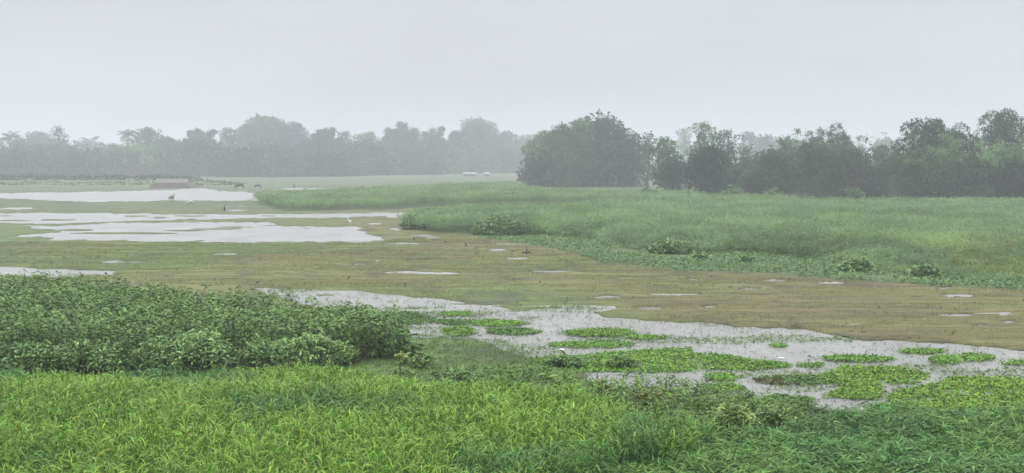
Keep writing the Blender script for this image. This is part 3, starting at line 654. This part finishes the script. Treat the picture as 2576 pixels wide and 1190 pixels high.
palm(24, 332, 630, 'hazy palm with spiky fronds at the left edge of the tree line', 5.6)
palm(322, 324, 630, 'hazy spiky headed palm just left of a rounded crown', 5.5)
for a in [
    ('broadleaf_tree', -20, 352, 70, 450, 'broad', 'low rounded hazy tree cut by the left edge', 'tree', GREEN, .1, FL),
    ('broadleaf_tree', 55, 347, 70, 470, 'lobed', 'short bumpy hazy tree just right of the leftmost palm', 'tree', GREEN, .1, FL),
    ('broadleaf_tree', 100, 330, 66, 560, 'broad', 'paler twin domed tree behind the left group', 'tree', GREEN, .1, FL),
    ('broadleaf_tree', 152, 317, 42, 455, 'lobed', 'slender tall knobbly tree standing highest in the left group', 'tree', GREEN, .1, FL),
    ('broadleaf_tree', 150, 362, 100, 440, 'lobed', 'wide bushy tree below the slender knobbly one', 'tree', GREEN, .02, FL),
    ('broadleaf_tree', 186, 362, 42, 450, 'lobed', 'small ragged tree on the right slope of the left group', 'tree', GREEN, .02, FL),
    ('broadleaf_tree', 230, 352, 70, 660, 'lobed', 'faintest pale tree far back in the dip of the left tree line', 'tree', GREEN, .1, FL),
    ('broadleaf_tree', 285, 360, 46, 450, 'lobed', 'small dark humped tree left of the second palm', 'tree', GREEN, .02, FL),
    ('broadleaf_tree', 285, 395, 130, 432, 'broad', 'wide low dark tree in front of the dip in the left tree line', 'tree', DARK, 0, FL),
    ('broadleaf_tree', 368, 320, 62, 460, 'broad', 'round domed hazy tree just right of the second palm', 'tree', GREEN, .15, FL),
    ('broadleaf_tree', 420, 345, 90, 455, 'lobed', 'even topped hazy tree between round dome and plumed bamboo', 'tree', GREEN, .02, FL),
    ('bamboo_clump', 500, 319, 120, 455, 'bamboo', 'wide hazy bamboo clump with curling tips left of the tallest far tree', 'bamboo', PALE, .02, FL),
    ('broadleaf_tree', 577, 320, 44, 480, 'broad', 'small round crown peeping out between bamboo and tallest far tree', 'tree', GREEN, .1, FL),
    ('broadleaf_tree', 672, 292, 118, 520, 'lobed', 'tallest wide crowned tree of the far left tree line', 'tree', GREEN, .2, FL),
    ('broadleaf_tree', 622, 318, 60, 520, 'lobed', 'left lower shoulder tree of the tallest far tree', 'tree', GREEN, .1, FL),
    ('broadleaf_tree', 743, 306, 66, 515, 'broad', 'smooth domed tree right beside the tallest far tree', 'tree', GREEN, .1, FL),
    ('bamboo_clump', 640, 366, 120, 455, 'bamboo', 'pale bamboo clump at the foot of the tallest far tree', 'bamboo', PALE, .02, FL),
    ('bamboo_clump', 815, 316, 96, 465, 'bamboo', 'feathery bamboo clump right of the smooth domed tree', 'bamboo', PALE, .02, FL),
    ('broadleaf_tree', 868, 328, 50, 500, 'lobed', 'narrow hazy tree between the feathery bamboo and a flat topped tree', 'tree', GREEN, .02, FM),
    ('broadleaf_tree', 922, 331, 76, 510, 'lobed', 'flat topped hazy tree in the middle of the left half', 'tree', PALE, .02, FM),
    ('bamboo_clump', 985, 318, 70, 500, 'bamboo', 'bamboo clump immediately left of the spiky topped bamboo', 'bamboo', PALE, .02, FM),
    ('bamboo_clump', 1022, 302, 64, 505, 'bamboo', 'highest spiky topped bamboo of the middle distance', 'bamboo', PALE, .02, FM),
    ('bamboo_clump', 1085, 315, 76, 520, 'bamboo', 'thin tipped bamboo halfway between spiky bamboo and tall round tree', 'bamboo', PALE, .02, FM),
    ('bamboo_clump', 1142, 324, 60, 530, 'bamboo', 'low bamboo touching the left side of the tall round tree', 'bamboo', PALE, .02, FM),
    ('broadleaf_tree', 1203, 297, 88, 565, 'broad', 'tall round topped hazy tree left of the big near dark tree', 'tree', GREEN, .05, FM),
    ('broadleaf_tree', 1272, 328, 70, 600, 'lobed', 'fading tree on the right slope of the tall round hazy tree', 'tree', GREEN, .02, FM),
    ('broadleaf_tree', 1335, 337, 60, 680, 'lobed', 'faint pale tree just touching the big near dark tree', 'tree', GREEN, .02, FM),
    ('broadleaf_tree', 1413, 310, 46, 352, 'lobed', 'small knob crown poking from the left shoulder of the big dark mass', 'tree', GREEN, .3, RG),
    ('broadleaf_tree', 1450, 303, 54, 353, 'lobed', 'second knob crown between left shoulder and tallest dome of the big mass', 'tree', GREEN, .3, RG),
    ('broadleaf_tree', 1555, 318, 60, 350, 'lobed', 'knobbly crown on the right slope of the tallest dome of the big mass', 'tree', PALE, .2, RG),
    ('broadleaf_tree', 1405, 324, 180, 350, 'lobed', 'left half of the big dark tree mass with foliage to the ground', 'tree', GREEN, 0, RG),
    ('broadleaf_tree', 1510, 294, 190, 355, 'lobed', 'tallest dome of the big dark tree mass in the centre', 'tree', GREEN, 0, RG),
    ('broadleaf_tree', 1345, 395, 76, 345, 'lobed', 'low left skirt tree of the big dark mass', 'tree', DARK, 0, RG),
    ('broadleaf_tree', 1590, 334, 90, 350, 'lobed', 'sloping right shoulder tree of the big dark mass', 'tree', GREEN, 0, RG),
    ('broadleaf_tree', 1629, 331, 36, 330, 'lobed', 'little round headed tree standing clear on a thin trunk', 'tree', GREEN, .45, RG),
    ('broadleaf_tree', 1672, 342, 74, 300, 'lobed', 'open airy tree with sky showing through its branches', 'tree', GREEN, .3, RG, .7),
    ('broadleaf_tree', 1690, 398, 76, 262, 'broad', 'small dark crowned tree with bare trunk at the field edge', 'tree', DARK, .22, RG),
    ('broadleaf_tree', 1722, 322, 46, 820, 'lobed', 'palest ghostly tree far beyond the field', 'tree', GREEN, .1, RG),
    ('broadleaf_tree', 1774, 305, 74, 290, 'lobed', 'tall conical tree with tiered crown behind a dark round one', 'tree', PALE, .2, RG),
    ('broadleaf_tree', 1826, 325, 70, 290, 'lobed', 'lighter tree with broken edge right of the tiered conical tree', 'tree', PALE, .15, RG),
    ('broadleaf_tree', 1776, 366, 108, 240, 'broad', 'dark round tree on a short trunk in front of the tiered one', 'tree', DARK, .18, RG),
    ('broadleaf_tree', 1880, 330, 60, 690, 'lobed', 'pale distant tree seen in the left gap of the right group', 'tree', GREEN, .02, RG),
    ('broadleaf_tree', 1925, 338, 60, 720, 'broad', 'pale distant sloping tree next to the plumed right bamboo', 'tree', GREEN, .02, RG),
    ('broadleaf_tree', 1880, 366, 56, 280, 'lobed', 'short dark tree below the left gap of the right group', 'tree', GREEN, .02, RG),
    ('bamboo_clump', 1990, 318, 104, 290, 'bamboo', 'left plume of the tall arching bamboo group on the right', 'bamboo', PALE, .02, RG),
    ('bamboo_clump', 2045, 314, 80, 295, 'bamboo', 'middle curling plume of the arching bamboo group on the right', 'bamboo', PALE, .02, RG),
    ('bamboo_clump', 2104, 301, 90, 290, 'bamboo', 'highest pointed plume of the arching bamboo group on the right', 'bamboo', PALE, .02, RG),
    ('bamboo_clump', 2155, 334, 56, 290, 'bamboo', 'lowest right plume of the arching bamboo group', 'bamboo', PALE, .02, RG),
    ('broadleaf_tree', 1945, 374, 100, 240, 'broad', 'dark dome in front of the left bamboo plume', 'tree', DARK, 0, RG),
    ('broadleaf_tree', 2052, 356, 110, 236, 'broad', 'dark bulging tree under the middle bamboo plume', 'tree', GREEN, 0, RG),
    ('broadleaf_tree', 2130, 372, 110, 238, 'mixed', 'dark tree with streaming branches under the right bamboo plumes', 'tree', GREEN, 0, RG),
    ('broadleaf_tree', 1900, 420, 80, 236, 'broad', 'lowest dark tree at the left end of the right hand wall of trees', 'tree', GREEN, 0, RG),
    ('broadleaf_tree', 2215, 362, 84, 285, 'lobed', 'low hazy tree filling the gap before the tall right trees', 'tree', GREEN, 0, RG),
    ('broadleaf_tree', 2210, 415, 90, 236, 'broad', 'low dark tree in front of the gap before the tall right trees', 'tree', DARK, 0, RG),
    ('broadleaf_tree', 2225, 346, 70, 720, 'lobed', 'pale far crown peeping over the gap before the tall right trees', 'tree', GREEN, 0, RG),
    ('broadleaf_tree', 2340, 296, 190, 228, 'lobed', 'tall dark dome left of the two highest right trees', 'tree', DARK, 0, RG),
    ('feathery_tree', 2375, 312, 170, 222, 'feather', 'fresh green feathery tree drooping in front of the tall dark dome', 'tree', FRESH, 0, RG),
    ('feathery_tree', 2432, 305, 100, 226, 'feather', 'light feathery tree in the bright notch between the two tall domes', 'tree', FRESH, 0, RG),
    ('broadleaf_tree', 2522, 274, 140, 232, 'broad', 'highest round dark tree near the right edge', 'tree', DARK, 0, RG),
    ('feathery_tree', 2490, 335, 130, 220, 'feather', 'drooping green tree below the highest right dome', 'tree', FRESH, 0, RG),
    ('feathery_tree', 2570, 318, 110, 221, 'feather', 'fresh green feathery tree cut by the right edge', 'tree', FRESH, 0, RG),
    ('broadleaf_tree', 2290, 385, 90, 224, 'mixed', 'dark hanging tree at the left foot of the tall right trees', 'tree', DARK, 0, RG),
    ('broadleaf_tree', 2430, 390, 120, 219, 'mixed', 'dark hanging tree filling the foot between the tall right trees', 'tree', DARK, 0, RG),
    ('broadleaf_tree', 2555, 395, 110, 218, 'mixed', 'dark hanging tree at the foot of the right edge', 'tree', DARK, 0, RG),
]: tree(*a)
# undergrowth that closes the foot of the far tree line
for i, u in enumerate(range(-10, 1320, 62)):
    dd = 425 + max(0, u - 700) * .22 + R.uniform(-10, 10)
    tree('undergrowth_tree', u + R.uniform(-15, 15), R.uniform(352, 392), R.uniform(95, 130), dd, 'broad', 'hazy leafy undergrowth tree closing the foot of the far tree line', 'tree', R.choice([GREEN, DARK, PALE]), 0, 'undergrowth of the far tree line')
for i, u in enumerate(range(1845, 2600, 58)):
    tree('undergrowth_tree', u + R.uniform(-14, 14), R.uniform(392, 425), R.uniform(80, 105), R.uniform(262, 300), 'broad', 'dark leafy undergrowth tree between the trunks behind the leafy field', 'tree', R.choice([GREEN, DARK, DARK]), 0, 'dark undergrowth behind the leafy field')
# light bushes at the far field edge
for u, vt, wp, vb, lab in [(1803, 471, 46, 497, 'round light green bush under the dark round tree'), (1848, 470, 50, 502, 'spreading light green bush right of the round light one'), (1640, 480, 60, 498, 'low pale green bush left of the bare trunk'),
                           (1730, 484, 50, 500, 'small low bush between the two bare trunks'), (1940, 478, 44, 503, 'light bush against the dark wall of trees'), (2150, 470, 50, 503, 'small pale bush at the foot of the streaming tree')]:
    _, dd = G(u, vb); tree('bush', u, vt, wp, float(dd), 'shrub', lab, 'bush', FRESH, 0, 'light bushes at the far field edge')
# bushes along the lower edge of the leafy field
for u, vt, wp, vb, lab in [(1258, 545, 130, 591, 'dark green bush bulging from the tip of the leafy field'), (1040, 540, 60, 577, 'bush at the left tip of the leafy field'), (2157, 655, 78, 686, 'larger dark bush at the lower edge of the leafy field'), (2330, 670, 72, 699, 'smaller dark bush right of the larger one below the leafy field'),
                           (1690, 608, 110, 638, 'low dark bush on the front edge of the leafy field'), (1760, 640, 40, 656, 'tiny bush in the creeping green belt'), (1880, 650, 44, 664, 'small bush right of the tiny one in the creeping belt')]:
    xg, dd = G(u, vb); dd = float(dd); o = empty('bush', (float(xg), dd, 0)); tag(o, lab, 'bush', 'bushes of the leafy field edge')
    Hh = max(.35, (vb - vt) * dd / F); Wm = wp * dd / F
    n = int(60 * Wm * max(Wm, 1)); q = rng.normal(0, 1, (n, 2)) * Wm * .27; rr = np.hypot(q[:, 0], q[:, 1]) / (Wm * .55)
    k = rr < 1; q, rr = q[k], rr[k]; tp = Hh * np.sqrt(1 - rr ** 2) * rng.uniform(.6, 1.1, len(rr)) + .1
    V, Fc, cc = rosette_mass('', q[:, 0], q[:, 1], tp, 7, .24, .075, (-.1, 1.1), (.4, 1.5), (.185, .310, .105), 'lance', 3, depth=.7, layers=2)
    new_mesh('foliage', V, Fc, M_leaf, o, cc)
    stp = [([(0, 0, -.05), (math.cos(a) * Wm * .15, math.sin(a) * Wm * .15, Hh * .45), (math.cos(a) * Wm * .28, math.sin(a) * Wm * .28, Hh * .75)], [.03, .022, .01]) for a in np.linspace(0, 5.2, 6)]
    tubes('stem', stp, M_bark, o)

# paler bushes in front of the thicket and leafy weeds on the bank
LB = (.255, .400, .125)
for u, vb, hm, wm, lab, base in [
    (70, 948, .95, 1.5, 'pale green bush at the left end of the thicket front', (.205, .335, .108)), (190, 946, 1.0, 1.5, 'second pale bush from the left along the thicket front', (.205, .335, .108)),
    (0, 948, .9, 1.6, 'pale bush cut by the left picture edge at the thicket front', (.205, .335, .108)), (130, 947, .85, 1.5, 'lower pale bush between the first and second along the thicket front', (.205, .335, .108)),
    (270, 945, .9, 1.7, 'pale bush between the second from left and the wide one left of the tallest', (.205, .335, .108)), (450, 943, .95, 1.5, 'pale bush touching the left flank of the tallest one at the thicket front', LB), (725, 934, .95, 1.5, 'pale bush between the right neighbour of the tallest and the right end', LB), (835, 928, .85, 1.2, 'pale bush beside the small yellowish one at the thicket front', LB),
    (395, 943, 1.0, 1.6, 'pale bush left of the tallest one at the thicket front', (.205, .335, .108)), (505, 943, 1.25, 1.8, 'tallest pale bush in the middle of the thicket front', LB),
    (660, 936, .95, 1.4, 'pale bush right of the tallest one at the thicket front', (.205, .335, .108)), (790, 930, 1.05, 1.6, 'pale leafy bush near the right end of the thicket front', LB),
    (872, 922, .6, .8, 'small yellowish bush at the right corner of the thicket front', (.23, .32, .08)),
    (1010, 925, .38, .45, 'small yellow leaved plant just right of the dark post', (.26, .33, .09)), (1062, 930, .5, .7, 'bright leaved weed on the bank right of the post', (.19, .31, .09)),
    (1160, 985, .62, .7, 'upright pale weed in the middle of the bank herbs', (.19, .31, .09)), (1010, 965, .4, .6, 'weed at the edge of the tall grass below the post', (.16, .26, .075)),
    (1845, 1104, .75, 1.1, 'biggest pale bush between tall grass and dark weeds', (.24, .35, .09)), (1940, 1090, .6, 1.0, 'pale bush right behind the biggest one at the weeds edge', (.20, .31, .085)),
    (1510, 1000, .4, .7, 'yellowish herb clump above the tall grass', (.24, .31, .07)), (1640, 1030, .45, .8, 'reddish yellow herb clump beside the stalks', (.25, .27, .08)), (1560, 925, .3, .9, 'dark herb mound in the broad plant bed', (.17, .30, .07)), (1420, 925, .35, 1.0, 'grey green herb mound at the left end of the plant bed', (.15, .25, .075))]:
    xg, yg = G(u, vb); o = empty('leafy_bush', (float(xg), float(yg), 0)); tag(o, lab, 'bush', 'pale bushes and weeds of the near bank')
    n = int(95 * wm * max(wm, .6)); q = rng.normal(0, 1, (n, 2)) * wm * .27; rr = np.hypot(q[:, 0], q[:, 1]) / (wm * .55)
    k = rr < 1; q, rr = q[k], rr[k]; tp = hm * np.sqrt(1 - .8 * rr ** 2) * rng.uniform(.75, 1.05, len(rr)) + .05
    base = tuple(1.05 * b_ for b_ in base)
    V, Fc, cc = rosette_mass('', q[:, 0], q[:, 1], tp, 7, .125, .036, (0, 1.2), (.5, 1.8), base, 'lance', 4, depth=.6, layers=2, dv=.2)
    new_mesh('foliage', V, Fc, M_leaf, o, cc)
    tubes('stem', [([(0, 0, -.05), (a * .5, b * .5, c * .5), (a, b, c * .92)], [.014, .01, .006]) for a, b, c in zip(q[::3, 0], q[::3, 1], tp[::3])], M_bark, o)

# dry reddish brush on the far bank
for u, vt, wp, dd, lab in [(346, 443, 56, 384, 'rust brown dry brush on the far bank beside the stone wing')]:
    tree('dry_brush', u, vt, wp, dd, 'shrub', lab, 'brush', (.14, .085, .06), 0)

# ------------------------------------------------------------------ things
M_wood = mat_plain('old_wood', (.035, .026, .022), .85, .2, 20); M_stone = mat_plain('old_stone', (.095, .080, .066), .9, .2, 1.2, .35); M_pale = mat_plain('pale_concrete', (.13, .12, .10), .9, .2, 1.5, .2)
def stake(name, u, vb, vt, du, rad, label, mat=None, cat='post'):
    xg, yg = G(u, vb); xg, yg = float(xg), float(yg); h = (vb - vt) * yg / F; ln = du * yg / F
    o = tubes(name, [([(0, 0, -.2), (ln * .35, 0, h * .4), (ln * .75, .01, h * .8), (ln, 0, h)], [rad * 1.1, rad, rad * .85, rad * .6])], mat or M_wood)
    o.location = (xg, yg, 0); tag(o, label, cat); return o
stake('fence_post', 960, 907, 834, -10, .035, 'dark leaning wooden post at the right end of the thicket')
stake('stake', 1041, 607, 597, 1, .05, 'short dark stake on the flat beside the lower far pool')
stake('stake', 1173, 624, 612, -2, .05, 'thin leaning stake on the green patch of the flat')
stake('stake', 565, 531, 517, -1, .09, 'dark stake beside a bright slit of water on the far spit')
stake('stake', 1780, 974, 953, -2, .022, 'brown stub standing in the enclosed small pool', mat_plain('brown_wood', (.13, .09, .06)))
def stump(u, vb, label):
    xg, yg = G(u, vb); tp = [([(0, 0, -.1), (.02, 0, .25), (-.03, 0, .62)], [.16, .10, .05])]
    for a in (.3, 1.9, 3.4, 5.0): tp.append(([(0, 0, .22), (math.cos(a) * .25, math.sin(a) * .2, .1), (math.cos(a) * .55, math.sin(a) * .4, -.04)], [.09, .07, .03]))
    o = tubes('tree_stump', [([Vector(q_) * .75 for q_ in p_], [k_ * .6 for k_ in r_]) for p_, r_ in tp], M_stone); o.location = (float(xg), float(yg), 0.05); tag(o, label, 'stump')
stump(1325, 640, 'dark rooted stump alone on the brown flat')
def reed(u, vb, h, label, n=5, spread=.12):
    xg, yg = G(u, vb); nn = n
    V, Fc, cc = strips(np.stack([rng.normal(0, .05, nn), rng.normal(0, .05, nn), np.zeros(nn)], 1), rng.uniform(0, 6.28, nn), h * rng.uniform(.6, 1, nn), np.pi / 2 - np.abs(rng.normal(0, spread, nn)), rng.uniform(0, .25, nn), np.full(nn, .03), 4, 'blade', tintv((.085, .10, .045), nn, .2))
    o = new_mesh('reed', V, Fc, M_grass, col=cc); o.location = (float(xg), float(yg), 0); tag(o, label, 'reed')
reed(1680, 994, .62, 'tall dark reed blades against the enclosed small pool', 4, .1)
reed(1510, 972, .5, 'dark reed tuft at the left shore of the enclosed small pool', 9, .35)

# stone wing of the far bank
xg, yg = G(378, 474); xg, yg = float(xg), float(yg); q = yg / F
def prism(name, pts, mat, parent=None):
    return new_mesh(name, pts, [[0, 3, 2, 1], [4, 5, 6, 7], [0, 1, 5, 4], [1, 2, 6, 5], [2, 3, 7, 6], [3, 0, 4, 7]], mat, parent, smooth=False)
root = empty('stone_wing_wall', (xg, yg, 0)); tag(root, 'brown sloping stone wing wall with pale top at the far pool', 'wall')
Lw = 104 * q
prism('wall', [(-1, 0, -.3), (Lw, 0, -.3), (Lw + .6, 9, -.3), (-1, 9, -.3), (.6, 1.2, 1.25), (Lw * .84, 1.2, 1.25), (Lw * .80, 8, 1.9), (-.6, 8, 1.9)], M_stone, root)
prism('coping', [(.6, 1.21, 1.255), (Lw * .835, 1.21, 1.255), (Lw * .80, 7.6, 1.87), (-.4, 7.6, 1.87), (.6, 1.4, 1.40), (Lw * .83, 1.4, 1.40), (Lw * .79, 7.5, 2.15), (-.4, 7.5, 2.15)], M_pale, root)
prism('side_ramp', [(Lw * .805, 5.2, 1.2), (Lw * .86, 5.2, 1.2), (Lw * .86, 7.2, 1.3), (Lw * .80, 7.2, 1.3), (Lw * .795, 5.4, 2.5), (Lw * .81, 5.4, 2.35), (Lw * .81, 7.0, 2.35), (Lw * .79, 7.0, 2.5)], M_stone, root)

# low white roofed sheds far off
M_white = mat_plain('white_sheet', (.8, .8, .8), .5, .3, 2, .06); M_roof = mat_plain('pale_roof', (.19, .19, .20), .6, .2, 2, .15); M_mudw = mat_plain('mud_wall', (.22, .17, .14), .9)
for u, wp, lab in [(1182, 34, 'longer low shed with white roof far off before the hazy trees'), (1224, 16, 'smaller white roofed shed right of the longer one')]:
    dd = 610; x0 = (u - CX) / F * dd; Wm = wp * dd / F; zt = EYE - 26 * dd / F; zt = max(zt, 1.9)
    o = empty('shed', (x0, dd, 0)); tag(o, lab, 'shed')
    prism('wall', [(-Wm / 2 + .3, -1.6, -.1), (Wm / 2 - .3, -1.6, -.1), (Wm / 2 - .3, 1.6, -.1), (-Wm / 2 + .3, 1.6, -.1), (-Wm / 2 + .3, -1.6, zt - .75), (Wm / 2 - .3, -1.6, zt - .75), (Wm / 2 - .3, 1.6, zt - .1), (-Wm / 2 + .3, 1.6, zt - .1)], M_mudw, o)
    prism('roof', [(-Wm / 2, -2.0, zt - .80), (Wm / 2, -2.0, zt - .80), (Wm / 2, 2.0, zt + .02), (-Wm / 2, 2.0, zt + .02), (-Wm / 2, -2.0, zt - .70), (Wm / 2, -2.0, zt - .70), (Wm / 2, 2.0, zt + .12), (-Wm / 2, 2.0, zt + .12)], M_roof, o)

# animals: one skinned body each
def animal(name, u, vb, scale, rz, mat, label, cat, graze=True, horns=False):
    xg, yg = G(u, vb); me = bpy.data.meshes.new(name)
    V = [(0, 0, 1.02), (.35, 0, 1.05), (.72, 0, 1.08), (-.4, 0, 1.06), (-.72, 0, 1.05)]; Rr = [(.30, .31), (.31, .32), (.24, .27), (.30, .30), (.22, .24)]
    E = [(0, 1), (1, 2), (0, 3), (3, 4)]
    def chain(start, pts, rad):
        k = start
        for q_, r_ in zip(pts, rad): V.append(q_); Rr.append((r_, r_)); E.append((k, len(V) - 1)); k = len(V) - 1
    if graze: chain(2, [(.98, 0, .92), (1.2, 0, .62), (1.28, 0, .38), (1.36, 0, .16)], [.17, .13, .12, .07])
    else: chain(2, [(.98, 0, 1.28), (1.16, 0, 1.45), (1.38, 0, 1.38), (1.58, 0, 1.28)], [.17, .14, .12, .07])
    hd = len(V) - 3
    for sy in (-1, 1):
        chain(2, [(.66, sy * .15, .78), (.66, sy * .16, .46), (.69, sy * .16, .2), (.68, sy * .16, .03)], [.13, .075, .055, .06])
        chain(4, [(-.66, sy * .16, .82), (-.56, sy * .17, .62), (-.78, sy * .17, .40), (-.74, sy * .17, .03)], [.17, .10, .06, .06])
        hx, hy, hz = V[hd]
        chain(hd, [(hx - .05, sy * .14, hz + .1), (hx - .08, sy * .26, hz + .08)], [.035, .05])
    chain(4, [(-.92, 0, .98), (-.98, 0, .70), (-.97, 0, .48)], [.04, .03, .045])
    me.from_pydata(V, E, []); o = bpy.data.objects.new(name, me); C.collection.objects.link(o)
    sk = o.modifiers.new('skin', 'SKIN'); 
    for i, r_ in enumerate(Rr): me.skin_vertices[0].data[i].radius = r_
    me.skin_vertices[0].data[0].use_root = True; sk.use_smooth_shade = True
    o.modifiers.new('sub', 'SUBSURF').levels = 2; o.modifiers['sub'].render_levels = 2
    me.materials.append(mat)
    o.location = (float(xg), float(yg), .06); o.scale = (scale,) * 3; o.rotation_euler = (0, 0, rz); tag(o, label, cat)
    return o
M_tan = mat_plain('tan_hide', (.26, .22, .17), .8); M_whide = mat_plain('white_hide', (.42, .40, .36), .8); M_dk = mat_plain('dark_hide', (.03, .026, .024), .7)
animal('cow', 431, 509, .8, math.radians(80), M_tan, 'tan calf seen from behind at the edge of the far pool', 'calf', False)
animal('cow', 480, 520, .58, math.radians(205), M_whide, 'white calf grazing on the green spit between far pools', 'calf', True)
animal('cow', 604, 477, .95, math.radians(185), M_dk, 'dark cow grazing on the shore beyond the far pool', 'cow', True)
animal('cow', 648, 475, .70, math.radians(10), M_dk, 'small dark cow right of the grazing dark cow', 'cow', True)
animal('cow', 740, 476, .62, math.radians(100), M_dk, 'dark calf seen end on above the far green patch', 'calf', False)
animal('cow', 911, 480, .70, math.radians(85), M_dk, 'lone dark calf farthest right on the far shore', 'calf', False)
def egret(u, vb, s, rz, label):
    xg, yg = G(u, vb); me = bpy.data.meshes.new('egret')
    V = [(0, 0, .42), (.12, 0, .46), (-.14, 0, .36), (-.26, 0, .3), (.2, 0, .58), (.17, 0, .72), (.22, 0, .8), (.36, 0, .78), (.0, .04, .28), (.01, .05, .0), (0, -.04, .28), (.01, -.05, .0)]
    Rr = [.085, .07, .07, .025, .03, .022, .03, .008, .015, .012, .015, .012]
    E = [(0, 1), (0, 2), (2, 3), (1, 4), (4, 5), (5, 6), (6, 7), (0, 8), (8, 9), (0, 10), (10, 11)]
    me.from_pydata(V, E, []); o = bpy.data.objects.new('egret', me); C.collection.objects.link(o); o.modifiers.new('skin', 'SKIN')
    for i, r_ in enumerate(Rr): me.skin_vertices[0].data[i].radius = (r_, r_)
    me.skin_vertices[0].data[0].use_root = True; o.modifiers.new('sub', 'SUBSURF').levels = 2
    me.materials.append(M_white); o.location = (float(xg), float(yg), .04); o.scale = (s,) * 3; o.rotation_euler = (0, 0, rz); tag(o, label, 'bird')
egret(880, 566, .85, math.radians(170), 'white bird standing on the green strip above the lower far pool')
def litter(u, v, w_, h_, label):
    xg, yg = G(u, v); n = 9; V = []; Fc = []
    for i in range(n):
        for j in range(n):
            a, b = i / (n - 1) - .5, j / (n - 1) - .5
            V.append((a * w_, b * w_ * .7, max(0, .25 - a * a - b * b) * h_ * 2.5 + R.uniform(0, h_ * .35)))
    for i in range(n - 1):
        for j in range(n - 1): Fc.append([i * n + j, (i + 1) * n + j, (i + 1) * n + j + 1, i * n + j + 1])
    o = new_mesh('plastic_scrap', V, Fc, M_white); sm = o.modifiers.new('thick', 'SOLIDIFY'); sm.thickness = .004
    o.location = (float(xg), float(yg), .03); tag(o, label, 'litter')
litter(1966, 903, .15, .02, 'white crumpled scrap floating above the tip of the broad plant bed')
litter(950, 658, .26, .04, 'white scrap lying on the brown flat left of centre')
litter(1412, 855 + 144, .12, .04, 'small pale scrap in the short grass of the bank') if False else None
litter(1413, 882, .16, .04, 'pale scrap on the grass beside the near pool')

# ------------------------------------------------------------------ rainy air
hv = [(-1350, -60, -1.5), (1350, -60, -1.5), (1350, 1650, -1.5), (-1350, 1650, -1.5), (-1350, -60, 38), (1350, -60, 38), (1350, 1650, 38), (-1350, 1650, 38)]
mh = bpy.data.materials.new('haze'); mh.use_nodes = True; t = mh.node_tree; t.nodes.clear()
o_ = t.nodes.new('ShaderNodeOutputMaterial'); pv = t.nodes.new('ShaderNodeVolumePrincipled')
pv.inputs['Color'].default_value = (.83, .858, .912, 1); pv.inputs['Density'].default_value = HAZE; pv.inputs['Anisotropy'].default_value = .3
t.links.new(pv.outputs[0], o_.inputs['Volume'])
hz = prism('haze', hv, mh); tag(hz, kind='stuff')
